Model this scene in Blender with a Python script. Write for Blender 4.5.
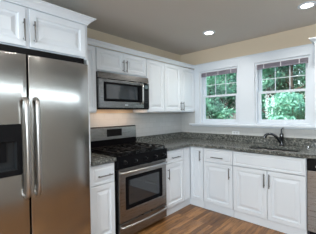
import bpy, bmesh, math, random
import numpy as np
from mathutils import Vector, Matrix
random.seed(7)
sc = bpy.context.scene
for o in list(bpy.data.objects): bpy.data.objects.remove(o)
C = sc.collection

# ---------------------------------------------------------------- camera
cam = bpy.data.objects.new('camera', bpy.data.cameras.new('camera')); C.objects.link(cam)
yaw, pitch, roll = 0.7442, -0.0143, -0.0154
fwd = Vector((-math.sin(yaw)*math.cos(pitch), math.cos(yaw)*math.cos(pitch), math.sin(pitch)))
r0 = Vector((math.cos(yaw), math.sin(yaw), 0)); u0 = r0.cross(fwd)
rr = math.cos(roll)*r0 + math.sin(roll)*u0; uu = -math.sin(roll)*r0 + math.cos(roll)*u0
cam.matrix_world = Matrix(((rr.x, uu.x, -fwd.x, 2.5222), (rr.y, uu.y, -fwd.y, -3.3726), (rr.z, uu.z, -fwd.z, 1.3543), (0, 0, 0, 1)))
cam.data.sensor_width = 36; cam.data.lens = 36*227.58/316; cam.data.clip_start = 0.02; cam.data.clip_end = 200
sc.camera = cam

# ---------------------------------------------------------------- world, sun, exposure
w = bpy.data.worlds.new('sky'); sc.world = w; w.use_nodes = True
nt = w.node_tree; nt.nodes.clear()
sky = nt.nodes.new('ShaderNodeTexSky'); sky.sky_type = 'NISHITA'; sky.sun_disc = False
sky.sun_elevation = math.radians(52); sky.sun_rotation = math.radians(200); sky.air_density = 1.2; sky.dust_density = 3.0
bg = nt.nodes.new('ShaderNodeBackground'); bg.inputs['Strength'].default_value = 0.42
wo = nt.nodes.new('ShaderNodeOutputWorld')
nt.links.new(sky.outputs[0], bg.inputs['Color']); nt.links.new(bg.outputs[0], wo.inputs[0])
sun = bpy.data.lights.new('sun', 'SUN'); sun.energy = 6.5; sun.angle = 0.02; sun.color = (1, .96, .9)
so = bpy.data.objects.new('sun', sun); C.objects.link(so)
so.rotation_euler = Vector((0.35, 0.75, -1.1)).to_track_quat('-Z', 'Y').to_euler()
sc.view_settings.view_transform = 'Standard'; sc.view_settings.look = 'None'
sc.view_settings.exposure = 0.50; sc.view_settings.gamma = 1; sc.view_settings.use_curve_mapping = False

def area(name, loc, direction, sx, sy, power, col):
    l = bpy.data.lights.new(name, 'AREA'); l.shape = 'RECTANGLE'; l.size = sx; l.size_y = sy; l.energy = power; l.color = col
    o = bpy.data.objects.new(name, l); C.objects.link(o); o.location = loc
    o.rotation_euler = Vector(direction).to_track_quat('-Z', 'Y').to_euler(); return o
DAY = (.80, .91, 1.0)
for nm_, x_ in (('left_window_portal', .745), ('right_window_portal', 1.665)):
    area(nm_, (x_, .152, 1.62), (0, -1, 0), .66, .88, 1, DAY).data.cycles.is_portal = True
area('added_side_light', (3.27, -2.22, 1.79), (-1, 0, 0), 3.75, .08, 8, DAY)  # added light in the invented strip opening, makes the refrigerator's bright band
area('added_rear_light', (2.15, -5.42, 1.6), (0, 1, 0), 1.6, .9, 62, DAY)  # added fill from behind the viewer, set in an invented opening
LAMP_POWER = 5
LAMP_COL = (1.0, .96, .90)

# ---------------------------------------------------------------- materials
M = {}
def mat(name, col, rough=.5, metal=0, **kw):
    m = bpy.data.materials.new(name); m.use_nodes = True
    p = m.node_tree.nodes['Principled BSDF']
    p.inputs['Base Color'].default_value = (*col, 1); p.inputs['Roughness'].default_value = rough; p.inputs['Metallic'].default_value = metal
    for k, v in kw.items(): p.inputs[k.replace('_', ' ')].default_value = v
    M[name] = m; return m
def N(m, t, **kw):
    n = m.node_tree.nodes.new(t)
    for k, v in kw.items():
        if k in n.inputs: n.inputs[k].default_value = v
        else: setattr(n, k, v)
    return n
def L(m, a, b): m.node_tree.links.new(a, b)
def P(m): return m.node_tree.nodes['Principled BSDF']
def coords(m, scale=(1, 1, 1), rot=(0, 0, 0)):
    g = N(m, 'ShaderNodeNewGeometry'); mp = N(m, 'ShaderNodeMapping')
    mp.inputs['Scale'].default_value = scale; mp.inputs['Rotation'].default_value = rot
    L(m, g.outputs['Position'], mp.inputs[0]); return mp.outputs[0]
def ramp(m, fac, stops, interp='LINEAR'):
    r = N(m, 'ShaderNodeValToRGB'); r.color_ramp.interpolation = interp
    while len(r.color_ramp.elements) < len(stops): r.color_ramp.elements.new(.5)
    for e, (p, c) in zip(r.color_ramp.elements, stops): e.position = p; e.color = (*c, 1)
    L(m, fac, r.inputs[0]); return r.outputs[0]
def noisy(name, col, var, scale, rough, bump=0., metal=0, sc3=(1, 1, 1), **kw):
    m = mat(name, col, rough, metal, **kw)
    n = N(m, 'ShaderNodeTexNoise', Scale=scale, Detail=4.0); L(m, coords(m, sc3), n.inputs['Vector'])
    a = tuple(max(0, c*(1-var)) for c in col); b = tuple(min(1, c*(1+var)) for c in col)
    L(m, ramp(m, n.outputs['Fac'], [(.3, a), (.7, b)]), P(m).inputs['Base Color'])
    if bump:
        bp = N(m, 'ShaderNodeBump', Strength=bump, Distance=.002); L(m, n.outputs['Fac'], bp.inputs['Height']); L(m, bp.outputs[0], P(m).inputs['Normal'])
    return m
noisy('cabinet_white', (.745, .795, .845), .012, 3, .34)
noisy('trim_white', (.68, .74, .80), .012, 3, .4)
noisy('wall_paint', (.70, .60, .46), .02, 2, .85, .15)
noisy('grey_paint', (.42, .42, .405), .02, 2, .85, .15)
noisy('ceiling_paint', (.58, .545, .505), .015, 2, .9, .1)
mat('nickel', (.22, .22, .22), .32, 1)
mat('black_plastic', (.006, .006, .007), .3, Specular_IOR_Level=.12)
mat('black_enamel', (.005, .005, .006), .2, Specular_IOR_Level=.06)
mat('cast_iron', (.004, .004, .004), .4, Specular_IOR_Level=.1)
mat('burner_cap', (.006, .006, .006), .35, Specular_IOR_Level=.2)
mat('dark_glass', (.022, .026, .030), .05, Specular_IOR_Level=.8)
mat('grey_panel', (.02, .022, .024), .35, Specular_IOR_Level=.3)
mat('rubber', (.02, .02, .02), .8)
mat('chrome', (.10, .105, .115), .15, 1)
mat('bright_chrome', (.6, .6, .62), .15, 1)
mat('socket_white', (.5, .52, .54), .4)
mat('plate_white', (.72, .75, .78), .35)
mat('blind_grey', (.26, .24, .29), .5)
mat('blind_rail', (.78, .79, .83), .4)
mat('ground_out', (.06, .12, .04), .9)
noisy('fence_wood', (.20, .19, .19), .35, 9, .8, sc3=(1, 1, .1))
noisy('bark', (.07, .055, .045), .4, 8, .9, .4, sc3=(1, 1, .2))
# brushed steel, brushing runs level; doors are very slightly wavy
def steel(name, col, rough, wave=0.0):
    m = mat(name, col, rough, 1)
    n = N(m, 'ShaderNodeTexNoise', Scale=6.0, Detail=3.0); L(m, coords(m, (1, 1, 60)), n.inputs['Vector'])
    mr = N(m, 'ShaderNodeMapRange'); mr.inputs[3].default_value = rough-.05; mr.inputs[4].default_value = rough+.06
    L(m, n.outputs['Fac'], mr.inputs[0]); L(m, mr.outputs[0], P(m).inputs['Roughness'])
    if wave:
        n2 = N(m, 'ShaderNodeTexNoise', Scale=1.0, Detail=1.0); L(m, coords(m, (1, .5, 3.0)), n2.inputs['Vector'])
        bp = N(m, 'ShaderNodeBump', Strength=wave, Distance=.05); L(m, n2.outputs['Fac'], bp.inputs['Height']); L(m, bp.outputs[0], P(m).inputs['Normal'])
    return m
steel('steel', (.30, .29, .28), .28)
steel('fridge_steel', (.46, .45, .43), .16, .05)
mat('handle_steel', (.44, .43, .42), .3, 1)
steel('microwave_steel', (.21, .21, .21), .26)
steel('basin_steel', (.16, .16, .16), .3)
# granite
g = mat('granite', (.1, .1, .1), .16)
v = N(g, 'ShaderNodeTexVoronoi', Scale=95.0); L(g, coords(g), v.inputs['Vector'])
n1 = N(g, 'ShaderNodeTexNoise', Scale=38.0, Detail=6.0, Roughness=.7); L(g, coords(g), n1.inputs['Vector'])
mx = N(g, 'ShaderNodeMix'); mx.data_type = 'RGBA'; mx.inputs[0].default_value = .5
sep = N(g, 'ShaderNodeSeparateColor'); L(g, v.outputs['Color'], sep.inputs[0])
L(g, ramp(g, sep.outputs[0], [(.0, (.010, .011, .011)), (.3, (.045, .05, .048)), (.55, (.13, .14, .132)), (.8, (.25, .25, .225)), (.93, (.42, .42, .38))], 'CONSTANT'), mx.inputs[6])
L(g, ramp(g, n1.outputs['Fac'], [(.36, (.015, .016, .016)), (.48, (.10, .11, .107)), (.58, (.19, .195, .175)), (.7, (.40, .39, .34))]), mx.inputs[7])
L(g, mx.outputs[2], P(g).inputs['Base Color'])
# oak strip floor, strips run towards the window wall
f = mat('oak_floor', (.2, .1, .05), .34)
br = N(f, 'ShaderNodeTexBrick'); br.offset = .37; br.squash = 1
for k, vv in {'Scale': 1.0, 'Mortar Size': .0011, 'Mortar Smooth': .1, 'Bias': 0.0, 'Brick Width': .95, 'Row Height': .058}.items(): br.inputs[k].default_value = vv
br.inputs['Color1'].default_value = (0, 0, 0, 1); br.inputs['Color2'].default_value = (1, 1, 1, 1); br.inputs['Mortar'].default_value = (.5, .5, .5, 1)
L(f, coords(f, rot=(0, 0, math.pi/2)), br.inputs['Vector'])
gn = N(f, 'ShaderNodeTexNoise', Scale=14.0, Detail=6.0, Roughness=.65, Distortion=.6); L(f, coords(f, (3.2, .28, 1)), gn.inputs['Vector'])
c1 = ramp(f, br.outputs['Color'], [(0, (.135, .060, .020)), (.5, (.24, .112, .038)), (1, (.37, .182, .066))])
c2 = ramp(f, gn.outputs['Fac'], [(.32, (.34, .30, .27)), (.5, (.95, .95, .95)), (.72, (1.35, 1.3, 1.2))])
mm = N(f, 'ShaderNodeMix'); mm.data_type = 'RGBA'; mm.blend_type = 'MULTIPLY'; mm.inputs[0].default_value = 1
L(f, c1, mm.inputs[6]); L(f, c2, mm.inputs[7])
m2 = N(f, 'ShaderNodeMix'); m2.data_type = 'RGBA'; m2.inputs[7].default_value = (.03, .015, .008, 1)
L(f, br.outputs['Fac'], m2.inputs[0]); L(f, mm.outputs[2], m2.inputs[6]); L(f, m2.outputs[2], P(f).inputs['Base Color'])
# white subway tile; ax picks the wall's level direction
def tile(name, swap):
    m = mat(name, (.7, .7, .7), .2)
    g_ = N(m, 'ShaderNodeNewGeometry'); s = N(m, 'ShaderNodeSeparateXYZ'); c = N(m, 'ShaderNodeCombineXYZ')
    L(m, g_.outputs['Position'], s.inputs[0]); L(m, s.outputs[swap], c.inputs[0]); L(m, s.outputs[2], c.inputs[1])
    b = N(m, 'ShaderNodeTexBrick'); b.offset = .5
    for k, vv in {'Scale': 1.0, 'Mortar Size': .002, 'Mortar Smooth': .2, 'Brick Width': .152, 'Row Height': .076}.items(): b.inputs[k].default_value = vv
    b.inputs['Color1'].default_value = (.53, .545, .545, 1); b.inputs['Color2'].default_value = (.57, .58, .58, 1); b.inputs['Mortar'].default_value = (.48, .49, .485, 1)
    L(m, c.outputs[0], b.inputs['Vector']); L(m, b.outputs['Color'], P(m).inputs['Base Color'])
    inv = N(m, 'ShaderNodeMath', operation='SUBTRACT'); inv.inputs[0].default_value = 1; L(m, b.outputs['Fac'], inv.inputs[1])
    bp = N(m, 'ShaderNodeBump', Strength=.4, Distance=.002); L(m, inv.outputs[0], bp.inputs['Height']); L(m, bp.outputs[0], P(m).inputs['Normal'])
tile('tile_left', 1); tile('tile_back', 0)
# window glass: clear with a little reflection
gl = bpy.data.materials.new('window_glass'); gl.use_nodes = True; t_ = gl.node_tree; t_.nodes.clear(); M['window_glass'] = gl
o_ = t_.nodes.new('ShaderNodeOutputMaterial'); mi = t_.nodes.new('ShaderNodeMixShader'); tr = t_.nodes.new('ShaderNodeBsdfTransparent'); gs = t_.nodes.new('ShaderNodeBsdfGlossy')
tr.inputs[0].default_value = (.93, .97, .96, 1); gs.inputs['Roughness'].default_value = .02; mi.inputs[0].default_value = .05
t_.links.new(tr.outputs[0], mi.inputs[1]); t_.links.new(gs.outputs[0], mi.inputs[2]); t_.links.new(mi.outputs[0], o_.inputs[0])
def leafmat(name, a, b):
    m = mat(name, a, .45)
    n = N(m, 'ShaderNodeTexNoise', Scale=8.0, Detail=3.0); L(m, coords(m), n.inputs['Vector'])
    L(m, ramp(m, n.outputs['Fac'], [(.38, a), (.62, b)]), P(m).inputs['Base Color'])
    t = N(m, 'ShaderNodeBsdfTranslucent'); t.inputs[0].default_value = (*b, 1); x = N(m, 'ShaderNodeMixShader'); x.inputs[0].default_value = .35
    out = m.node_tree.nodes['Material Output']; L(m, P(m).outputs[0], x.inputs[1]); L(m, t.outputs[0], x.inputs[2]); L(m, x.outputs[0], out.inputs[0])
leafmat('leaf_mid', (.03, .15, .09), (.26, .55, .40)); leafmat('leaf_dark', (.02, .09, .06), (.08, .24, .16)); leafmat('leaf_pale', (.10, .32, .22), (.28, .56, .44))
def emis(name, col, s):
    m = mat(name, col, .5); P(m).inputs['Emission Color'].default_value = (*col, 1); P(m).inputs['Emission Strength'].default_value = s
emis('lamp_lens', (1, .97, .92), 9); emis('warm_lens', (1, .75, .5), 4); emis('display_glow', (.35, .26, .10), .25)

# ---------------------------------------------------------------- helpers
class B:
    def __init__(s): s.bm = bmesh.new()
    def box(s, a, b, bev=0, seg=2):
        bm = bmesh.new(); bmesh.ops.create_cube(bm, size=1)
        for v_ in bm.verts:
            v_.co = Vector([(a[i]+b[i])/2 + v_.co[i]*abs(b[i]-a[i]) for i in range(3)])
        if bev: bmesh.ops.bevel(bm, geom=bm.edges[:], offset=bev, segments=seg, affect='EDGES', profile=.5)
        s._add(bm); return s
    def _add(s, bm):
        me = bpy.data.meshes.new('t'); bm.to_mesh(me); bm.free(); s.bm.from_mesh(me); bpy.data.meshes.remove(me)
    def cyl(s, p0, p1, r, r2=None, seg=20, bev=0):
        p0, p1 = Vector(p0), Vector(p1); d = p1-p0
        bm = bmesh.new(); bmesh.ops.create_cone(bm, cap_ends=True, segments=seg, radius1=r, radius2=r if r2 is None else r2, depth=d.length)
        if bev:
            es = [e for e in bm.edges if len(e.link_faces) == 2 and e.calc_face_angle() > 1]
            bmesh.ops.bevel(bm, geom=es, offset=bev, segments=2, affect='EDGES', profile=.5)
        bmesh.ops.transform(bm, matrix=Matrix.Translation((p0+p1)/2) @ d.to_track_quat('Z', 'Y').to_matrix().to_4x4(), verts=bm.verts)
        s._add(bm); return s
    def tube(s, pts, r, seg=10):
        pts = [Vector(p) for p in pts]; rs = r if isinstance(r, (list, tuple)) else [r]*len(pts)
        prev = None; rings = []
        for i, p in enumerate(pts):
            t = (pts[min(i+1, len(pts)-1)]-pts[max(i-1, 0)]).normalized()
            if prev is None: prev = t.orthogonal().normalized()
            n = (prev - t*prev.dot(t)).normalized(); prev = n; bvec = t.cross(n)
            rings.append([s.bm.verts.new(p+rs[i]*(math.cos(k*2*math.pi/seg)*n+math.sin(k*2*math.pi/seg)*bvec)) for k in range(seg)])
        for a, b in zip(rings, rings[1:]):
            for k in range(seg): s.bm.faces.new((a[k], a[(k+1) % seg], b[(k+1) % seg], b[k]))
        s.bm.faces.new(rings[0][::-1]); s.bm.faces.new(rings[-1]); return s
    def lathe(s, c, prof, seg=24, axis='z'):
        c = Vector(c); rings = []
        for r, h in prof:
            ring = []
            for k in range(seg):
                a = 2*math.pi*k/seg; x, y = r*math.cos(a), r*math.sin(a)
                q = {'z': (x, y, h), 'x': (h, x, y), 'y': (x, -h, y)}[axis]; ring.append(s.bm.verts.new(c+Vector(q)))
            rings.append(ring)
        for a, b in zip(rings, rings[1:]):
            for k in range(seg): s.bm.faces.new((a[k], a[(k+1) % seg], b[(k+1) % seg], b[k]))
        s.bm.faces.new(rings[0][::-1]); s.bm.faces.new(rings[-1]); return s
    def rings(s, fr, W, H, lst):
        """nested rectangles stepping in by (inset, depth): a framed or raised panel"""
        o, u, v_, w_ = fr; R = []
        for ins, d in lst:
            R.append([s.bm.verts.new(o+u*x+v_*y+w_*d) for x, y in ((ins, ins), (W-ins, ins), (W-ins, H-ins), (ins, H-ins))])
        s.bm.faces.new(R[0][::-1])
        for a, b in zip(R, R[1:]):
            for k in range(4): s.bm.faces.new((a[k], a[(k+1) % 4], b[(k+1) % 4], b[k]))
        s.bm.faces.new(R[-1]); return s
    def prism(s, outer, holes, fn, d0, d1, bev=0):
        """2-D outline with holes, extruded between d0 and d1; fn maps (a,b,d) to a point"""
        bm = bmesh.new(); es = []
        for loop in [outer]+holes:
            vs = [bm.verts.new(fn(a, b, d0)) for a, b in loop]
            es += [bm.edges.new((vs[i], vs[(i+1) % len(vs)])) for i in range(len(vs))]
        fs = [g_ for g_ in bmesh.ops.triangle_fill(bm, edges=es, use_beauty=True)['geom'] if isinstance(g_, bmesh.types.BMFace)]
        ex = bmesh.ops.extrude_face_region(bm, geom=fs)['geom']
        dv = Vector(fn(0, 0, d1))-Vector(fn(0, 0, d0))
        for g_ in ex:
            if isinstance(g_, bmesh.types.BMVert): g_.co += dv
        bmesh.ops.recalc_face_normals(bm, faces=bm.faces)
        if bev:
            be = [e for e in bm.edges if len(e.link_faces) == 2 and e.calc_face_angle() > 1]
            bmesh.ops.bevel(bm, geom=be, offset=bev, segments=3, affect='EDGES', profile=.5)
        s._add(bm); return s
    def build(s, name, m, parent=None, smooth=False):
        if not smooth or True: bmesh.ops.recalc_face_normals(s.bm, faces=s.bm.faces)
        root = parent
        while root is not None and root.parent: root = root.parent
        off = Vector(root.location) if root is not None else None
        base = None
        if off is not None: bmesh.ops.translate(s.bm, vec=-off, verts=s.bm.verts)
        else:
            xs = [v_.co for v_ in s.bm.verts]
            base = Vector(((min(c.x for c in xs)+max(c.x for c in xs))/2, (min(c.y for c in xs)+max(c.y for c in xs))/2, min(c.z for c in xs)))
            bmesh.ops.translate(s.bm, vec=-base, verts=s.bm.verts)
        me = bpy.data.meshes.new(name); s.bm.to_mesh(me); s.bm.free()
        if smooth:
            for p in me.polygons: p.use_smooth = True
            me.set_sharp_from_angle(angle=math.radians(38)) if hasattr(me, 'set_sharp_from_angle') else None
        me.materials.append(M[m]); o = bpy.data.objects.new(name, me); C.objects.link(o)
        if base is not None: o.location = base
        if parent is not None: o.parent = parent
        return o
def thing(name, label, cat, loc, group=None):
    o = bpy.data.objects.new(name, None); C.objects.link(o); o.empty_display_size = .1; o.location = loc
    o['label'] = label; o['category'] = cat
    if group: o['group'] = group
    return o
def tag(o, label, cat, group=None):
    o['label'] = label; o['category'] = cat
    if group: o['group'] = group
    return o
def struct(o, label, cat):
    o['kind'] = 'structure'; o['label'] = label; o['category'] = cat; return o
X, Y, Z = Vector((1, 0, 0)), Vector((0, 1, 0)), Vector((0, 0, 1))
def FL(x, y, z): return (Vector((x, y, z)), Y, Z, X)          # on the range wall, facing the room
def FB(x, y, z): return (Vector((x, y, z)), X, Z, -Y)         # on the window wall, facing the room
def rrect(x0, y0, x1, y1, r, n=5):
    pts = []
    for cx, cy, a0 in ((x1-r, y0+r, -90), (x1-r, y1-r, 0), (x0+r, y1-r, 90), (x0+r, y0+r, 180)):
        for k in range(n+1):
            a = math.radians(a0+90*k/n); pts.append((cx+r*math.cos(a), cy+r*math.sin(a)))
    return pts

# ---------------------------------------------------------------- room shell
H = 2.42; RX = 3.25; RY = -5.4; T = .15
struct(B().box((-T, RY-T, -.1), (RX+T, T, 0)).build('floor', 'oak_floor'), 'brown oak strip floor', 'floor')
struct(B().box((-T, RY-T, H), (RX+T, T, H+.15)).build('ceiling', 'ceiling_paint'), 'grey painted ceiling', 'ceiling')
struct(B().box((-T, RY-T, 0), (0, T, H)).build('wall_left', 'wall_paint'), 'beige wall behind the range and refrigerator', 'wall')
WIN = [(.405, 1.085), (1.328, 2.002)]; WZ = (1.175, 2.06)
wb = B()
outer = [(0, 0), (RX, 0), (RX, H), (0, H)]
wb.prism(outer, [[(a, WZ[0]), (b, WZ[0]), (b, WZ[1]), (a, WZ[1])] for a, b in WIN], lambda a, b, d: (a, d, b), 0.0, T)
struct(wb.build('wall_back', 'wall_paint'), 'beige wall with the two windows', 'wall')
wr = B(); wr.prism([(T, 0), (RY-T, 0), (RY-T, H), (T, H)], [[(-4.15, 1.70), (-.28, 1.70), (-.28, 1.88), (-4.15, 1.88)]], lambda a, b, d: (d, a, b), RX, RX+T)
struct(wr.build('wall_right', 'grey_paint'), 'grey wall opposite the range', 'wall')  # unseen wall, its grey and distance guessed to suit the refrigerator's reflection
wf = B(); wf.prism([(0, 0), (RX, 0), (RX, H), (0, H)], [[(1.3, 1.1), (3.0, 1.1), (3.0, 2.1), (1.3, 2.1)]], lambda a, b, d: (a, d, b), RY-T, RY)
struct(wf.build('wall_front', 'wall_paint'), 'beige wall behind the viewer', 'wall')
struct(B().box((.0005, -2.25, .90), (.007, -.0005, 1.372)).build('trim_1', 'tile_left'), 'white subway tile behind the range', 'tile backsplash')
struct(B().box((.0075, -.007, .93), (3.2, -.0005, 1.145)).box((.0075, -.007, 1.1452), (.302, -.0005, 1.372)).build('trim_2', 'tile_back'), 'white subway tile under the windows', 'tile backsplash')
# one white casing round both windows, with stool and head
c = B(); a0, a1 = .309, 2.086
c.prism([(a0, 1.176), (a1, 1.176), (a1, 2.17), (a0, 2.17)], [[(a, 1.180), (b, 1.180), (b, WZ[1]), (a, WZ[1])] for a, b in WIN], lambda a, b, d: (a, d, b), -.001, -.019)
c.box((a0-.004, -.026, 2.17), (a1+.004, -.001, 2.188), .003)
for xx in (1.107, 1.306): c.box((xx-.0015, -.022, 1.18), (xx+.0015, -.018, 2.165))
struct(c.build('trim_3', 'trim_white'), 'wide white casing round both windows', 'window casing')
struct(B().box((.215, -.062, 1.150), (2.16, -.0, 1.175), .004).box((.24, -.022, 1.128), (2.13, -.008, 1.1499), .003).build('trim_4', 'trim_white'), 'long white window stool under both windows', 'window sill')

def window(name, a, b, label):
    w_ = bpy.data.objects.new(name, None); C.objects.link(w_); w_.location = ((a+b)/2, .07, WZ[0]); struct(w_, label, 'window')
    z0, z1 = WZ
    f_ = B(); f_.prism([(a+.001, z0+.001), (b-.001, z0+.001), (b-.001, z1-.001), (a+.001, z1-.001)], [[(a+.022, z0+.022), (b-.022, z0+.022), (b-.022, z1-.02), (a+.022, z1-.02)]], lambda p, q, d: (p, d, q), .002, .145)
    f_.build('window_frame', 'trim_white', w_)
    mz = 1.635
    def sash(nm, zz0, zz1, y0, bot, top):
        s_ = B(); l, r_ = a+.024, b-.024; sw = .042
        s_.prism([(l, zz0), (r_, zz0), (r_, zz1), (l, zz1)], [[(l+sw, zz0+bot), (r_-sw, zz0+bot), (r_-sw, zz1-top), (l+sw, zz1-top)]], lambda p, q, d: (p, d, q), y0, y0+.032)
        so_ = s_.build(nm, 'trim_white', w_)
        B().box((l+sw-.004, y0+.014, zz0+bot-.004), (r_-sw+.004, y0+.018, zz1-top+.004)).build('pane', 'window_glass', so_)
        return so_, l+sw, r_-sw
    sash('lower_sash', z0+.023, mz+.014, .045, .052, .030)
    us, l, r_ = sash('upper_sash', mz-.014, z1-.022, .082, .030, .04)
    mu = B(); zt = z1-.022-.04; zb = mz+.016
    for k in (1, 2): mu.box((l+(r_-l)*k/3-.0045, .086, zb), (l+(r_-l)*k/3+.0045, .094, zt))
    mu.box((l, .0855, (zb+zt)/2-.0045), (r_, .0945, (zb+zt)/2+.0045))
    mu.build('muntin_grid', 'trim_white', us)
    return w_
window('window_1', *WIN[0], 'left white double-hung window beside the wall cabinets')
window('window_2', *WIN[1], 'right white double-hung window above the sink')
# high strip window and rear window, both unseen and added for light and reflections
w3 = bpy.data.objects.new('added_strip_window', None); C.objects.link(w3); w3.location = (RX, -2.3, 1.68); struct(w3, 'added high strip window opposite the range, made up for the refrigerator reflection', 'window')
B().prism([(-4.149, 1.701), (-.281, 1.701), (-.281, 1.879), (-4.149, 1.879)], [[(-4.12, 1.735), (-.31, 1.735), (-.31, 1.845), (-4.12, 1.845)]], lambda a, b, d: (d, a, b), RX+.01, RX+.14).build('window_frame', 'trim_white', w3)
B().box((RX+.07, -4.125, 1.73), (RX+.074, -.305, 1.85)).build('pane', 'window_glass', w3)
w4 = bpy.data.objects.new('added_rear_window', None); C.objects.link(w4); w4.location = (2.15, RY-.08, 1.1); struct(w4, 'added wide window behind the viewer, made up to light the cabinets', 'window')
B().prism([(1.301, 1.101), (2.999, 1.101), (2.999, 2.099), (1.301, 2.099)], [[(1.35, 1.15), (2.12, 1.15), (2.12, 2.05), (1.35, 2.05)], [(2.18, 1.15), (2.95, 1.15), (2.95, 2.05), (2.18, 2.05)]], lambda a, b, d: (a, d, b), RY-.12, RY-.05).build('window_frame', 'trim_white', w4)
for a_ in (1.345, 2.175): B().box((a_, RY-.09, 1.145), (a_+.78, RY-.085, 2.055)).build('pane', 'window_glass', w4)

# ---------------------------------------------------------------- cabinet builders
def raised(fr, W, Hh, t=.02, rail=.055):
    q = [(0, 0), (0, t-.003), (.003, t), (rail-.007, t), (rail-.001, t-.009), (rail+.010, t-.0115), (rail+.013, t-.0115), (rail+.040, t-.002), (rail+.043, t-.0005)]
    mx_ = min(W, Hh)/2-.03
    if rail+.043 > mx_: k_ = mx_/(rail+.043); q = [(i*k_ if i > .004 else i, d) for i, d in q]
    return B().rings(fr, W, Hh, q)
def slabfront(fr, W, Hh, t=.02):
    return B().rings(fr, W, Hh, [(0, 0), (0, t-.003), (.003, t), (.022, t), (.027, t-.005), (.036, t-.006), (.048, t-.001), (.05, t-.001)])
def pull(fr, u, v_, length, vertical, t=.02, parent=None, name='handle'):
    o, U, V, W_ = fr; c_ = o+U*u+V*v_; ax = V if vertical else U
    b = B(); a = c_-ax*length/2; e = c_+ax*length/2; out = W_*(t+.030)
    b.cyl(a+out, e+out, .0058, seg=12, bev=.0012)
    for k in (-1, 1):
        q = c_+ax*k*(length/2-.022); b.cyl(q+W_*(t+.0005), q+out, .0045, seg=10)
    return b.build(name, 'nickel', parent, smooth=True)
def door(root, fr, W, Hh, handle=None, name='door', flat=False):
    d = (slabfront if flat else raised)(fr, W, Hh).build(name, 'cabinet_white', root)
    if handle: pull(fr, *handle, parent=d)
    return d
BF = .58     # cabinet box face; door skins stand .02 in front
def base_left(label, y0, y1, doors, ylast=None):
    r = thing('base_cabinet', label, 'cabinet', (.3, (y0+y1)/2, 0), 'white base cabinets')
    B().box((.01, y0, .1), (BF, y1, .874), .0015, 1).build('body', 'cabinet_white', r)
    B().box((.02, y0, .001), (BF-.006, y1, .0995)).build('toe_kick', 'cabinet_white', r)
    for kind, a, b, z0, z1, h in doors: door(r, FL(BF+.0005, a, z0), b-a, z1-z0, h, kind, kind == 'drawer')
    return r
base_left('narrow white base cabinet between the refrigerator panel and the range', -2.235, -1.957, [
    ('drawer', -2.231, -1.960, .668, .862, (.148, .085, .17, False)), ('door', -2.231, -1.960, .108, .662, None)])
base_left('white base cabinet just right of the range with one drawer over a door', -1.150, -.76, [
    ('drawer', -1.146, -.764, .694, .862, (.19, .070, .17, False)), ('door', -1.146, -.764, .108, .688, (.032, .455, .145, True))])
def base_back(label, x0, x1, doors, depth0=-.01, body=True):
    r = thing('base_cabinet', label, 'cabinet', ((x0+x1)/2, -.3, 0), 'white base cabinets')
    if body: B().box((x0, -BF, .1), (x1, depth0, .874), .0015, 1).build('body', 'cabinet_white', r)
    B().box((x0, -BF+.006, .001), (x1, -.02, .0995)).build('toe_kick', 'cabinet_white', r)
    for kind, a, b, z0, z1, h in doors: door(r, FB(a, -BF-.0005, z0), b-a, z1-z0, h, kind, kind in ('drawer', 'false_front'))
    return r
# corner unit: an L shaped box with a panel on the range side and a narrow door on the window side
r = thing('corner_cabinet', 'white corner base cabinet with a narrow tall door beside the inner corner', 'cabinet', (.3, -.3, 0))
B().prism([(.01, -.758), (BF, -.758), (BF, -BF), (.818, -BF), (.818, -.01), (.01, -.01)], [], lambda a, b, d: (a, b, d), .1, .874).build('body', 'cabinet_white', r)
B().prism([(.02, -.758), (BF-.006, -.758), (BF-.006, -BF+.006), (.818, -BF+.006), (.818, -.02), (.02, -.02)], [], lambda a, b, d: (a, b, d), .001, .0995).build('toe_kick', 'cabinet_white', r)
door(r, FL(BF+.0005, -.754, .108), .149, .754, None, 'panel', True)
door(r, FB(.605, -BF-.0005, .108), .211, .754, (.17, .642, .145, True), 'door')
base_back('white base cabinet left of the sink with one drawer over one door', .822, 1.252, [
    ('drawer', .825, 1.249, .680, .862, (.215, .072, .175, False)), ('door', .825, 1.249, .108, .674, (.384, .460, .145, True))])
r = base_back('wide white sink cabinet with a long blank front above two doors', 1.255, 2.052, [
    ('false_front', 1.258, 2.048, .680, .862, None), ('door', 1.258, 1.663, .108, .674, (.379, .452, .165, True)), ('door', 1.668, 2.048, .108, .674, (.025, .452, .165, True))], body=False)
# open-topped box so the basin has room
sb = B(); sb.box((1.255, -BF, .1), (1.273, -.01, .874)).box((2.034, -BF, .1), (2.052, -.01, .874)).box((1.2731, -.028, .1), (2.0339, -.01, .874)).box((1.2731, -.5799, .1), (2.0339, -.0281, .118)).box((1.2731, -BF, .1181), (2.0339, -BF+.010, .66))
sb.build('body', 'cabinet_white', r)
base_back('white base cabinet right of the dishwasher with one door', 2.665, 3.18, [('drawer', 2.675, 3.17, .690, .856, None), ('door', 2.675, 3.17, .115, .672, None)])

# dishwasher
r = thing('dishwasher', 'stainless steel dishwasher with black control strip right of the sink cabinet', 'dishwasher', (2.36, -.3, 0))
B().box((2.060, -.575, .1), (2.658, -.03, .868)).build('body', 'black_plastic', r)
d = B().box((2.060, -.605, .115), (2.658, -.5755, .742), .004).build('door', 'steel', r)
B().box((2.060, -.612, .746), (2.658, -.5755, .862), .005).build('control_panel', 'black_plastic', r)
B().box((2.07, -.54, .002), (2.65, -.1, .0995)).build('toe_kick', 'black_plastic', r)
B().cyl((2.14, -.645, .80), (2.58, -.645, .80), .009, seg=12).cyl((2.17, -.6125, .80), (2.17, -.64, .80), .006, seg=10).cyl((2.55, -.6125, .80), (2.55, -.64, .80), .006, seg=10).build('handle', 'handle_steel', r, True)

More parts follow.
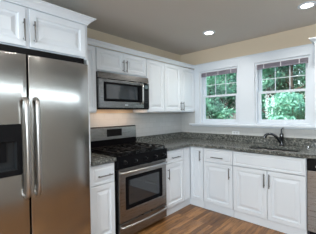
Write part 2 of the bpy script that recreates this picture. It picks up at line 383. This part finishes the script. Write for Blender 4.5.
# ---------------------------------------------------------------- worktops, sink, faucet
CF = .635
hole = rrect(1.405, -.575, 1.965, -.185, .07)
r = thing('countertop', 'dark speckled granite worktop turning the corner under the windows', 'countertop', (.6, -.3, .876))
B().prism([(.009, -1.160), (CF, -1.160), (CF, -CF), (3.2, -CF), (3.2, -.009), (.009, -.009)], [hole], lambda a, b, d: (a, b, d), .8755, .914, .003).build('slab', 'granite', r)
B().box((.009, -1.160, .9145), (.029, -.030, 1.016), .002, 1).box((.009, -.0298, .9145), (3.2, -.009, 1.016), .002, 1).build('backsplash', 'granite', r)
r = thing('countertop', 'short piece of speckled granite worktop left of the range', 'countertop', (.3, -2.1, .876))
B().box((.009, -2.235, .8755), (CF, -1.957, .914), .003, 2).build('slab', 'granite', r)
B().box((.009, -2.235, .9145), (.029, -1.957, 1.016), .002, 1).build('backsplash', 'granite', r)
r = thing('sink', 'undermount stainless steel sink basin sunk in the granite worktop', 'sink', (1.695, -.345, .68))
sk = B(); prof = [(0, .874), (.004, .70), (.03, .685), (.12, .680)]
rings = []
bmx = sk.bm
for ins, z in prof:
    rings.append([bmx.verts.new((x, y, z)) for x, y in rrect(1.398+ins, -.579+ins, 1.972-ins, -.178-ins, .08)])
for a, b in zip(rings, rings[1:]):
    for k in range(len(a)): bmx.faces.new((a[k], a[(k+1) % len(a)], b[(k+1) % len(a)], b[k]))
bmx.faces.new(rings[-1])
so_ = sk.build('basin', 'basin_steel', r, True)
md = so_.modifiers.new('thickness', 'SOLIDIFY'); md.thickness = .0012; md.offset = 0
B().lathe((1.695, -.37, .6815), [(.045, 0), (.045, .004), (.038, .005), (.03, .001)]).build('drain', 'bright_chrome', r, True)
r = thing('faucet', 'dark metal kitchen faucet with arched spout and upright lever behind the sink', 'faucet', (1.700, -.115, .915))
B().lathe((1.700, -.115, .915), [(.030, 0), (.030, .008), (.023, .016), (.020, .03), (.020, .085), (.024, .10), (.024, .145), (.018, .160), (.008, .165)]).build('body', 'chrome', r, True)
B().tube([(1.692, -.122, .955), (1.676, -.130, .985), (1.655, -.142, 1.018), (1.630, -.156, 1.045), (1.602, -.172, 1.062), (1.572, -.190, 1.066), (1.545, -.205, 1.058), (1.528, -.215, 1.040), (1.522, -.218, 1.018)], [.019, .018, .017, .017, .0165, .017, .018, .0195, .020], 14).build('spout', 'chrome', r, True)
B().tube([(1.700, -.115, 1.078), (1.699, -.113, 1.10), (1.696, -.108, 1.118), (1.703, -.10, 1.135), (1.716, -.092, 1.146)], [.011, .009, .008, .0085, .006], 12).build('lever', 'chrome', r, True)
r = thing('air_gap_cap', 'small bright metal cap on the granite right of the sink', 'sink fitting', (1.995, -.13, .9145))
B().lathe((1.995, -.13, .9145), [(.016, 0), (.016, .003), (.011, .006), (.011, .016), (.009, .021), (.004, .023)]).build('cap', 'bright_chrome', r, True)

# ---------------------------------------------------------------- range
y0, y1 = -1.946, -1.172; RF = .635
r = thing('gas_range', 'stainless steel and black freestanding gas range between the base cabinets', 'stove', (.33, (y0+y1)/2, 0))
B().box((.03, y0, .035), (.591, y1, .784), .002, 1).box((.03, y0, .7845), (.585, y1, .905), .002, 1).build('body', 'black_enamel', r)
for yy in (y0+.06, y1-.06):
    for xx in (.09, .53): B().cyl((xx, yy, .001), (xx, yy, .0348), .018, seg=14).build('foot', 'rubber', r)
ct = B().box((.055, y0-.002, .9055), (.645, y1+.002, .918), .004); ct.build('cooktop', 'black_enamel', r)
# sloped black front rail with the knobs
fr_ = B().prism([(.5855, .785), (RF+.012, .785), (RF+.012, .81), (RF+.004, .905), (.5855, .905)], [], lambda a, b, d: (a, d, b), y0, y1, .003)
fp = fr_.build('control_panel', 'black_enamel', r)
for k, yy in enumerate((-1.86, -1.72, -1.56, -1.40, -1.255)):
    kb = B(); kb.lathe((RF+.0115, yy, .845), [(.024, 0), (.024, .004), (.019, .007), (.017, .028), (.013, .031)], 20, 'x'); kb.box((RF+.040, yy-.004, .829), (RF+.050, yy+.004, .861), .002)
    kn = kb.build('knob', 'black_plastic', r, True)
    B().box((RF+.0505, yy-.0015, .847), (RF+.0515, yy+.0015, .861)).build('pointer', 'bright_chrome', kn)
# oven door with window
od = B().prism([(y0+.018, .214), (y1-.014, .214), (y1-.014, .778), (y0+.018, .778)], [rrect(y0+.100, .330, y1-.085, .685, .012, 3)], lambda a, b, d: (d, a, b), .592, RF, .003).build('oven_door', 'steel', r)
od['label'] = 'stainless steel oven door with a dark window'
B().prism(rrect(y0+.102, .332, y1-.087, .683, .012, 3), [rrect(y0+.145, .372, y1-.13, .643, .010, 3)], lambda a, b, d: (d, a, b), .594, RF-.004).build('window_border', 'black_enamel', od)
B().box((.5945, y0+.143, .370), (RF-.010, y1-.128, .645)).build('window', 'dark_glass', od)
def bow(za, zb_, xo, rad, yA, yB, n=14):
    pts = [(RF+.001, yA, za-.004), (RF+.018, yA+.002, za-.001)]
    for k in range(n+1):
        t = k/n; pts.append((RF+.034+xo*math.sin(math.pi*t), yA+.018+(yB-yA-.036)*t, za+(zb_-za)*math.sin(math.pi*t)))
    pts += [(RF+.018, yB-.002, za-.001), (RF+.001, yB, za-.004)]; return pts
B().tube(bow(.742, .742, .02, .012, y0+.035, y1-.03), .0140, 12).build('handle', 'handle_steel', od, True)
dw = B().box((.592, y0+.018, .045), (RF, y1-.014, .203), .003).build('drawer', 'steel', r)
B().tube(bow(.172, .172, .02, .010, y0+.035, y1-.03), .0125, 12).build('handle', 'handle_steel', dw, True)
# backguard
B().box((.012, y0, .9185), (.060, y1, 1.030), .003, 1).build('rear_riser', 'black_enamel', r)
bgd = B().prism([(.012, 1.0305), (.066, 1.0305), (.058, 1.182), (.048, 1.190), (.012, 1.190)], [], lambda a, b, d: (a, d, b), y0, y1, .003).build('backguard', 'steel', r)
B().box((.012, y0, 1.1903), (.052, y1, 1.197), .001, 1).build('top_cap', 'black_plastic', bgd)
dp = B().box((.0625, -1.675, 1.068), (.0685, -1.435, 1.163), .002, 1).build('display', 'black_plastic', bgd)
# burners and grates
bx = [(.22, -1.80), (.48, -1.80), (.35, -1.56), (.22, -1.32), (.48, -1.32)]
for x_, y_ in bx:
    q = B().lathe((x_, y_, .9185), [(.046, 0), (.044, .005), (.034, .009), (.034, .016)], 24).build('burner', 'burner_cap', r, True)
    B().lathe((x_, y_, .935), [(.033, 0), (.036, .003), (.034, .008), (.02, .010)], 24).build('burner_cap', 'burner_cap', q, True)
for ya, yb in ((-1.935, -1.690), (-1.682, -1.438), (-1.430, -1.183)):
    gq = B(); x0_, x1_ = .085, .615; h = .952; th = .006
    for yy in (ya+th, yb-th): gq.box((x0_, yy-th, h-.012), (x1_, yy+th, h), .002, 1)
    for xx in (x0_+th, x1_-th, (x0_+x1_)/2): gq.box((xx-th, ya, h-.012), (xx+th, yb, h+.0005), .002, 1)
    ym = (ya+yb)/2
    for xx in (.22, .48):
        gq.box((xx-.085, ym-.005, h-.010), (xx-.022, ym+.005, h+.004), .002, 1); gq.box((xx+.022, ym-.005, h-.010), (xx+.085, ym+.005, h+.004), .002, 1)
        for s_ in (-1, 1):
            a, b = sorted((ym+s_*.022, ym+s_*(yb-ya)/2*.96)); gq.box((xx-.005, a, h-.010), (xx+.005, b, h+.004), .002, 1)
    for xx in (x0_+th, x1_-th):
        for yy in (ya+th, yb-th): gq.box((xx-th, yy-th, .9185), (xx+th, yy+th, h-.011))
    gq.build('grate', 'cast_iron', r)

# ---------------------------------------------------------------- refrigerator and its surround
FX = .700
fy0, fy1, fs = -3.215, -2.296, -2.790
r = thing('refrigerator', 'stainless steel side-by-side refrigerator with an ice and water dispenser', 'refrigerator', (.35, (fy0+fy1)/2, 0))
B().box((.03, fy0, .03), (.635, fy1, 1.775), .004).build('body', 'grey_panel', r)
B().box((.05, fy0+.02, .001), (.62, fy1-.02, .0298)).build('base_grille', 'black_plastic', r)
B().prism(rrect(fs+.006, .045, fy1-.004, 1.800, .006, 3), [], lambda a, b, d: (d, a, b), .640, FX, .006).build('door', 'fridge_steel', r, True)['label'] = 'wide right refrigerator door'
ld = B().prism(rrect(fy0+.004, .045, fs-.006, 1.800, .006, 3), [[(-3.125, .965), (-2.862, .965), (-2.862, 1.270), (-3.125, 1.270)]], lambda a, b, d: (d, a, b), .640, FX, .006).build('door', 'fridge_steel', r, True)
ld['label'] = 'narrow left freezer door with the dispenser'
ds = B().prism(rrect(-3.150, .935, -2.838, 1.298, .014, 4), [[(-3.112, .975), (-2.872, .975), (-2.872, 1.175), (-3.112, 1.175)]], lambda a, b, d: (d, a, b), .7005, .709, .003).build('dispenser', 'black_plastic', r)
ds['label'] = 'black water and ice dispenser with recess'
B().box((.645, -3.12, .970), (.649, -2.866, 1.265)).box((.6492, -3.12, .970), (.700, -3.114, 1.265)).box((.6492, -2.872, .970), (.700, -2.866, 1.265)).box((.6492, -3.113, .970), (.706, -2.873, .978)).box((.6492, -3.113, 1.20), (.700, -2.873, 1.265)).build('recess', 'grey_panel', ds)
B().box((.656, -3.06, 1.03), (.664, -3.01, 1.19), .003).box((.656, -2.975, 1.03), (.664, -2.925, 1.19), .003).build('paddle', 'black_plastic', ds)
tb = B()
for k in range(9): tb.box((.655+k*.0055, -3.10, .9785), (.658+k*.0055, -2.885, .981))
tb.build('drip_tray', 'grey_panel', ds)
for k in range(3):
    for j in range(2): B().lathe((.7092, -3.08+k*.045, 1.225+j*.032), [(.009, 0), (.009, .001), (.007, .0015)], 14, 'x').build('button', 'handle_steel', ds, True)
for yy in (-2.818, -2.746):
    rt = [(FX+.001, yy, 1.478), (FX+.030, yy, 1.476), (FX+.052, yy, 1.462), (FX+.062, yy, 1.435)]
    n = 12; rt += [(FX+.064+.004*math.sin(math.pi*k/n), yy, 1.40-(1.40-.85)*k/n) for k in range(n+1)]
    rt += [(FX+.062, yy, .813), (FX+.052, yy, .786), (FX+.030, yy, .771), (FX+.001, yy, .769)]
    B().tube(rt, [.014, .015]+[.0155]*(len(rt)-4)+[.015, .014], 14).build('handle', 'handle_steel', r, True)
B().box((.60, fy0+.005, 1.7755), (.636, fy1-.005, 1.862), .002).build('dark_gap_strip', 'black_plastic', r)  # black strip added to keep the shaded gap above the refrigerator dark
for yy in (fy0+.06, fy1-.06): B().box((.6365, yy-.03, 1.8005), (.685, yy+.03, 1.818), .005).build('hinge_cover', 'black_plastic', r)

r = thing('wall_cabinet', 'deep white two-door cabinet above the refrigerator with tall side panels', 'cabinet', (.3, -2.75, 0), 'white wall cabinets')
B().box((.002, -2.262, .001), (.615, -2.2385, 1.863), .002, 1).build('side_panel', 'cabinet_white', r)
B().box((.002, -3.259, .001), (.615, -3.238, 1.863), .002, 1).build('side_panel', 'cabinet_white', r)
B().box((.002, -3.262, 1.8635), (.590, -2.236, 2.190), .002, 1).build('body', 'cabinet_white', r)
door(r, FL(.5905, -3.235, 1.882), .470, .292, (.452, .115, .165, True)); door(r, FL(.5905, -2.737, 1.882), .470, .292, (.028, .115, .165, True))
def crown(label, path, z0, h, p, loc):
    """crown moulding swept along an outline; each point carries its own mitred offset direction"""
    prof = [(0, 0), (.006, 0), (.006, h*.14), (p*.28, h*.30), (p*.42, h*.52), (p*.74, h*.74), (p*.80, h*.84), (p, h*.86), (p, h), (0, h)]
    b = B(); rg = []
    for (x, y), (dx, dy) in path: rg.append([b.bm.verts.new((x+dx*o_, y+dy*o_, z0+z_)) for o_, z_ in prof])
    n = len(prof)
    for a, c_ in zip(rg, rg[1:]):
        for k in range(n): b.bm.faces.new((a[k], a[(k+1) % n], c_[(k+1) % n], c_[k]))
    b.bm.faces.new(rg[0][::-1]); b.bm.faces.new(rg[-1])
    o = b.build('crown_molding', 'cabinet_white'); tag(o, label, 'molding', 'white crown moldings'); return o
crown('white crown molding along the top of the cabinet over the refrigerator', [((.002, -3.2625), (0, -1)), ((.593, -3.2625), (1, -1)), ((.593, -2.2355), (1, 1)), ((.002, -2.2355), (0, 1))], 2.1905, .062, .060, None)

# ---------------------------------------------------------------- wall cabinets on the range wall
UF = .285; ub, ut = 1.374, 2.118
def upper(label, y0, y1, z0, doors, name='wall_cabinet'):
    r = thing(name, label, 'cabinet', (.15, (y0+y1)/2, z0), 'white wall cabinets')
    B().box((.002, y0, z0), (UF, y1, ut), .0015, 1).build('body', 'cabinet_white', r)
    for a, b, h in doors: door(r, FL(UF+.0005, a, z0+.012), b-a, ut-z0-.025, h)
    return r
upper('narrow white wall cabinet squeezed between the refrigerator surround and the microwave', -2.234, -1.966, ub, [(-2.230, -1.969, None)])
upper('short white two-door wall cabinet above the microwave', -1.964, -1.178, 1.846, [(-1.960, -1.572, (.366, .085, .145, True)), (-1.568, -1.181, (.024, .085, .145, True))])
upper('single-door white wall cabinet just right of the microwave', -1.176, -.812, ub, [(-1.173, -.815, None)])
upper('double-door white wall cabinet nearest the window', -.810, -.002, ub, [(-.807, -.400, (.379, .082, .145, True)), (-.396, -.006, (.026, .082, .145, True))])
crown('long white crown molding over the microwave and corner wall cabinets', [((.305, -2.2335), (1, 0)), ((.305, -.001), (1, 0))], 2.1185, .050, .050, None)
# cabinet at the right edge of the picture
r = thing('wall_cabinet', 'white wall cabinet at the right edge beside the right window', 'cabinet', (2.6, -.15, ub), 'white wall cabinets')
B().box((2.092, -.305, ub), (3.18, -.002, ut), .0015, 1).build('body', 'cabinet_white', r)
door(r, FB(2.104, -.3055, ub+.012), .53, ut-ub-.025); door(r, FB(2.640, -.3055, ub+.012), .53, ut-ub-.025)
crown('white crown molding over the wall cabinet at the right edge', [((2.0915, -.001), (-1, 0)), ((2.0915, -.3055), (-1, -1)), ((3.18, -.3055), (0, -1))], 2.1185, .050, .050, None)

# ---------------------------------------------------------------- microwave
my0, my1, mz0, mz1 = -1.962, -1.180, 1.432, 1.838; MX = .345
r = thing('microwave', 'stainless steel over-the-range microwave with black window', 'microwave', (.18, (my0+my1)/2, mz0))
B().box((.010, my0, mz0+.004), (.300, my1, mz1), .002, 1).build('body', 'black_enamel', r)
B().prism([(.3005, 1.768), (MX-.004, 1.768), (MX-.014, mz1), (.3005, mz1)], [], lambda a, b, d: (a, d, b), my0, my1, .002).build('top_grille', 'microwave_steel', r)
md_ = B().prism([(my0+.002, mz0), (my1-.098, mz0), (my1-.098, 1.759), (my0+.002, 1.759)], [rrect(my0+.062, 1.505, my1-.102, 1.725, .01, 3)], lambda a, b, d: (d, a, b), .302, MX, .003).build('door', 'microwave_steel', r)
B().prism(rrect(my0+.064, 1.507, my1-.104, 1.723, .01, 3), [rrect(my0+.098, 1.535, my1-.20, 1.702, .008, 3)], lambda a, b, d: (d, a, b), .304, MX-.004).build('window_border', 'black_enamel', md_)
B().box((.3045, my0+.103, 1.538), (MX-.008, my1-.198, 1.702)).build('window', 'dark_glass', md_)
B().box((MX+.0002, -1.600, 1.458), (MX+.0025, -1.550, 1.474), .001, 1).build('badge', 'bright_chrome', md_)
hp = [(MX+.001, -1.325, 1.738), (MX+.022, -1.325, 1.736), (MX+.034, -1.325, 1.718)]+[(MX+.037, -1.325, 1.70-.17*k/6) for k in range(7)]+[(MX+.034, -1.325, 1.508), (MX+.022, -1.325, 1.492), (MX+.001, -1.325, 1.490)]
B().tube(hp, .0105, 12).build('handle', 'handle_steel', md_, True)
cp = B().box((.302, my1-.096, mz0), (MX, my1, 1.759), .003).build('control_panel', 'black_plastic', r)
B().box((MX+.0002, my1-.084, 1.69), (MX+.001, my1-.014, 1.735)).build('display', 'dark_glass', cp)
kp = B()
for i in range(3):
    for j in range(6): kp.box((MX+.0002, my1-.082+i*.024, 1.50+j*.028), (MX+.0012, my1-.064+i*.024, 1.518+j*.028))
kp.build('keypad', 'grey_panel', cp)
bp_ = B().box((.290, my0+.002, mz0-.018), (MX-.004, my1-.002, mz0-.0005), .002, 1).build('lower_lip', 'black_plastic', r)
ln = [B().box((.10, q_-.05, mz0-.001), (.17, q_+.05, mz0+.0035)).build('lamp_lens', 'warm_lens', r) for q_ in (-1.75, -1.39)]
lt = area('cooktop_lamp', (.20, -1.57, mz0-.004), (0, 0, -1), .08, .6, 1.3, (1, .70, .50)); lt.parent = r; lt.location = Vector(lt.location)-Vector(r.location)

# ---------------------------------------------------------------- blinds, outlet, ceiling lamps
for (a, b), lb in zip(WIN, ('raised mini blind bunched at the top of the left window', 'raised mini blind bunched at the top of the right window')):
    r = thing('window_blind', lb, 'blind', ((a+b)/2, .02, 1.97), 'raised mini blinds')
    B().box((a+.006, .004, 2.032), (b-.006, .040, 2.057), .003).build('headrail', 'blind_rail', r)
    s_ = B()
    for k in range(16): s_.box((a+.010, .008, 1.9825+k*.0030), (b-.010, .036, 1.9843+k*.0030))
    s_.build('slats', 'blind_grey', r)
    B().box((a+.010, .010, 1.966), (b-.010, .034, 1.9815), .003).build('bottom_rail', 'blind_grey', r)
    for t in (.18, .5, .82):
        xx = a+(b-a)*t; B().box((xx-.004, .0025, 1.972), (xx+.004, .0036, 2.040)).build('ladder_tape', 'blind_rail', r)
    B().tube([(a+.03, .0025, 2.03), (a+.031, .002, 1.8), (a+.030, .002, 1.62)], .0028, 8).build('wand', 'blind_rail', r)
r = thing('outlet', 'white electrical outlet plate lying sideways above the granite', 'outlet', (1.037, -.0075, 1.022))
B().box((.980, -.0125, 1.020), (1.095, -.0075, 1.070), .002).build('plate', 'plate_white', r)
B().box((1.003, -.0140, 1.034), (1.031, -.0127, 1.057), .001, 1).box((1.044, -.0140, 1.034), (1.072, -.0127, 1.057), .001, 1).build('socket', 'socket_white', r)
def can(x, y, label, grp='recessed ceiling lights'):
    r = thing('recessed_light', label, 'ceiling light', (x, y, H-.012), grp)
    ring = B(); n = 32; rr_ = []
    for rad, z in ((.052, H-.004), (.055, H-.0095), (.072, H-.011), (.082, H-.006), (.082, H-.0005), (.052, H-.0005)):
        rr_.append([ring.bm.verts.new((x+rad*math.cos(2*math.pi*k/n), y+rad*math.sin(2*math.pi*k/n), z)) for k in range(n)])
    for i in range(len(rr_)):
        a, b = rr_[i], rr_[(i+1) % len(rr_)]
        for k in range(n): ring.bm.faces.new((a[k], a[(k+1) % n], b[(k+1) % n], b[k]))
    ring.build('trim_ring', 'trim_white', r, True)
    B().cyl((x, y, H-.0055), (x, y, H-.0007), .0515, seg=32).build('lens', 'lamp_lens', r)
    l = bpy.data.lights.new('lamp', 'AREA'); l.shape = 'DISK'; l.size = .1; l.energy = LAMP_POWER; l.color = LAMP_COL; l.spread = math.radians(150)
    o = bpy.data.objects.new('lamp', l); C.objects.link(o); o.parent = r; o.location = (0, 0, -.002)
can(.979, -.674, 'lit recessed ceiling light nearest the corner of the room')
can(2.078, -.663, 'lit recessed ceiling light above the sink, at the top right')
for x_, y_ in ((1.65, -2.55), (2.6, -2.45), (1.0, -4.1), (2.2, -4.1)): can(x_, y_, 'added lit recessed ceiling light outside the picture', 'added recessed lights out of view')  # further unseen lights, added to brighten the room

# ---------------------------------------------------------------- outside
GZ = -.45
struct(B().box((-16, .6, GZ-.1), (12, 26, GZ)).build('ground', 'ground_out'), 'green lawn outside the windows', 'lawn')
r = thing('garden_fence', 'grey board fence seen low through the left window', 'fence', (-4, 8.2, GZ))
for k in range(46): pass
fb = B()
for k in range(50): fb.box((-7.5+k*.125, 8.2, GZ+.03), (-7.5+k*.125+.115, 8.22, GZ+1.75+.01*(k % 3)), .004, 1)
fb.build('boards', 'fence_wood', r)
for k in range(4): B().box((-7.4+k*2.0, 8.225, GZ), (-7.3+k*2.0, 8.32, GZ+1.85), .004, 1).build('post', 'fence_wood', r)
for z in (.5, 1.4): B().box((-7.5, 8.2205, GZ+z), (-1.25, 8.2245, GZ+z+.09)).build('rail', 'fence_wood', r)
def leaves(name, blobs, n, size, mt, parent, seed):
    rng = np.random.default_rng(seed); root = parent
    vol = np.array([b[3]**2 for b in blobs]); ids = rng.choice(len(blobs), n, p=vol/vol.sum())
    bl = np.array(blobs)[ids]; d = rng.normal(size=(n, 3)); d /= np.linalg.norm(d, axis=1)[:, None]
    c_ = bl[:, :3]+d*bl[:, 3:4]*(rng.uniform(.35, 1.05, (n, 1)))*np.array([1, 1, .8])-np.array(root.location)
    nn = rng.normal(size=(n, 3))+d*1.2+np.array([0, 0, .6]); nn /= np.linalg.norm(nn, axis=1)[:, None]
    a = np.cross(nn, rng.normal(size=(n, 3))); a /= np.linalg.norm(a, axis=1)[:, None]; b = np.cross(nn, a)
    s = size*rng.uniform(.6, 1.3, (n, 1)); fold = nn*s*.12
    V = np.stack([c_-a*s, c_-b*s*.45+fold, c_+a*s, c_+b*s*.45+fold], 1).reshape(-1, 3)
    me = bpy.data.meshes.new(name); me.from_pydata(V.tolist(), [], [(4*i, 4*i+1, 4*i+2, 4*i+3) for i in range(n)])
    me.materials.append(M[mt]); o = bpy.data.objects.new(name, me); C.objects.link(o); o.parent = parent; return o
def tree(label, x, y, h, rad, mt, n, seed, trunk=.11, low=1.2, size=.10):
    rnd = random.Random(seed); r = thing('tree', label, 'tree', (x, y, GZ), 'trees in the garden')
    b = B(); b.tube([(x, y, GZ-.02), (x+.05, y, GZ+h*.3), (x-.04, y+.05, GZ+h*.6), (x+.02, y, GZ+h*.92)], [trunk*1.25, trunk, trunk*.75, trunk*.25], 10)
    for k in range(7):
        a = rnd.uniform(0, 6.28); z = GZ+h*rnd.uniform(.3, .75); q = rad*rnd.uniform(.5, .85)
        b.tube([(x, y, z), (x+math.cos(a)*q*.5, y+math.sin(a)*q*.5, z+.25), (x+math.cos(a)*q, y+math.sin(a)*q, z+.7)], [trunk*.45, trunk*.3, trunk*.1], 7)
    b.build('trunk', 'bark', r, True)
    bl = []
    for k in range(16):
        a = rnd.uniform(0, 6.28); q = rad*math.sqrt(rnd.random())*.8
        bl.append((x+math.cos(a)*q, y+math.sin(a)*q, GZ+low+(h-low)*rnd.random(), rad*rnd.uniform(.28, .5)))
    f_ = leaves('foliage', bl, n, size, mt, r, seed); return r
def shrub(label, x, y, rad, hh, mt, n, seed, size=.07):
    rnd = random.Random(seed); r = thing('shrub', label, 'shrub', (x, y, GZ), 'shrubs in the garden')
    b = B()
    for k in range(6):
        a = k*1.05; b.tube([(x, y, GZ-.01), (x+math.cos(a)*rad*.25, y+math.sin(a)*rad*.25, GZ+hh*.4), (x+math.cos(a)*rad*.5, y+math.sin(a)*rad*.5, GZ+hh*.8)], [.02, .014, .005], 6)
    b.build('stems', 'bark', r)
    bl = []
    for k in range(14):
        a = rnd.uniform(0, 6.28); q = rad*math.sqrt(rnd.random())*.75
        bl.append((x+math.cos(a)*q, y+math.sin(a)*q, GZ+hh*(.15+.75*rnd.random()), rad*rnd.uniform(.3, .45)))
    leaves('foliage', bl, n, size, mt, r, seed); return r
tree('leafy mid-green tree seen through the left window', -3.0, 6.3, 4.4, 1.2, 'leaf_mid', 4500, 11, .08, 1.5)
tree('dark tree standing behind the fence beyond the left window', -4.7, 10.7, 6.0, 1.5, 'leaf_mid', 5500, 12, .13, 1.0, .12)
tree('tree with a dark trunk at the left of the right window', -1.48, 9.95, 5.4, 1.15, 'leaf_mid', 3800, 13, .12, 1.9)
tree('leafy tree at the right side of the right window', 2.15, 10.4, 5.6, 1.1, 'leaf_mid', 3500, 14, .11, .9, .10)
tree('tall dark tree far behind in the left window', -7.4, 16.0, 8.0, 2.2, 'leaf_dark', 9000, 15, .18, .5, .15)
tree('tall dark tree far behind in the right window', -1.6, 15.6, 8.0, 2.0, 'leaf_dark', 9000, 16, .18, .5, .15)
shrub('big pale green shrub low in the right window', .50, 5.3, 1.15, 2.35, 'leaf_pale', 9000, 21)
shrub('small pale shrub farther back, beside the big pale shrub of the right window', -.45, 7.55, .6, 1.5, 'leaf_pale', 3000, 22)
shrub('mid-green shrub low in the left window near its right side', -1.15, 4.0, .5, 1.75, 'leaf_mid', 3000, 23)
r = thing('hedge', 'long tall hedge closing the far side of the garden', 'hedge', (-5, 21, GZ))
leaves('foliage', [(-16+k*.7, 21+.3*(k % 3), GZ+.6+j*1.1, .85) for k in range(32) for j in range(6)], 24000, .2, 'leaf_dark', r, 31)
hb = B()
for k in range(16): hb.tube([(-15.6+k*1.4, 21.2, GZ-.01), (-15.5+k*1.4, 21.25, GZ+2.8), (-15.6+k*1.4, 21.2, GZ+5.6)], [.07, .05, .02], 6)
hb.build('stems', 'bark', r)
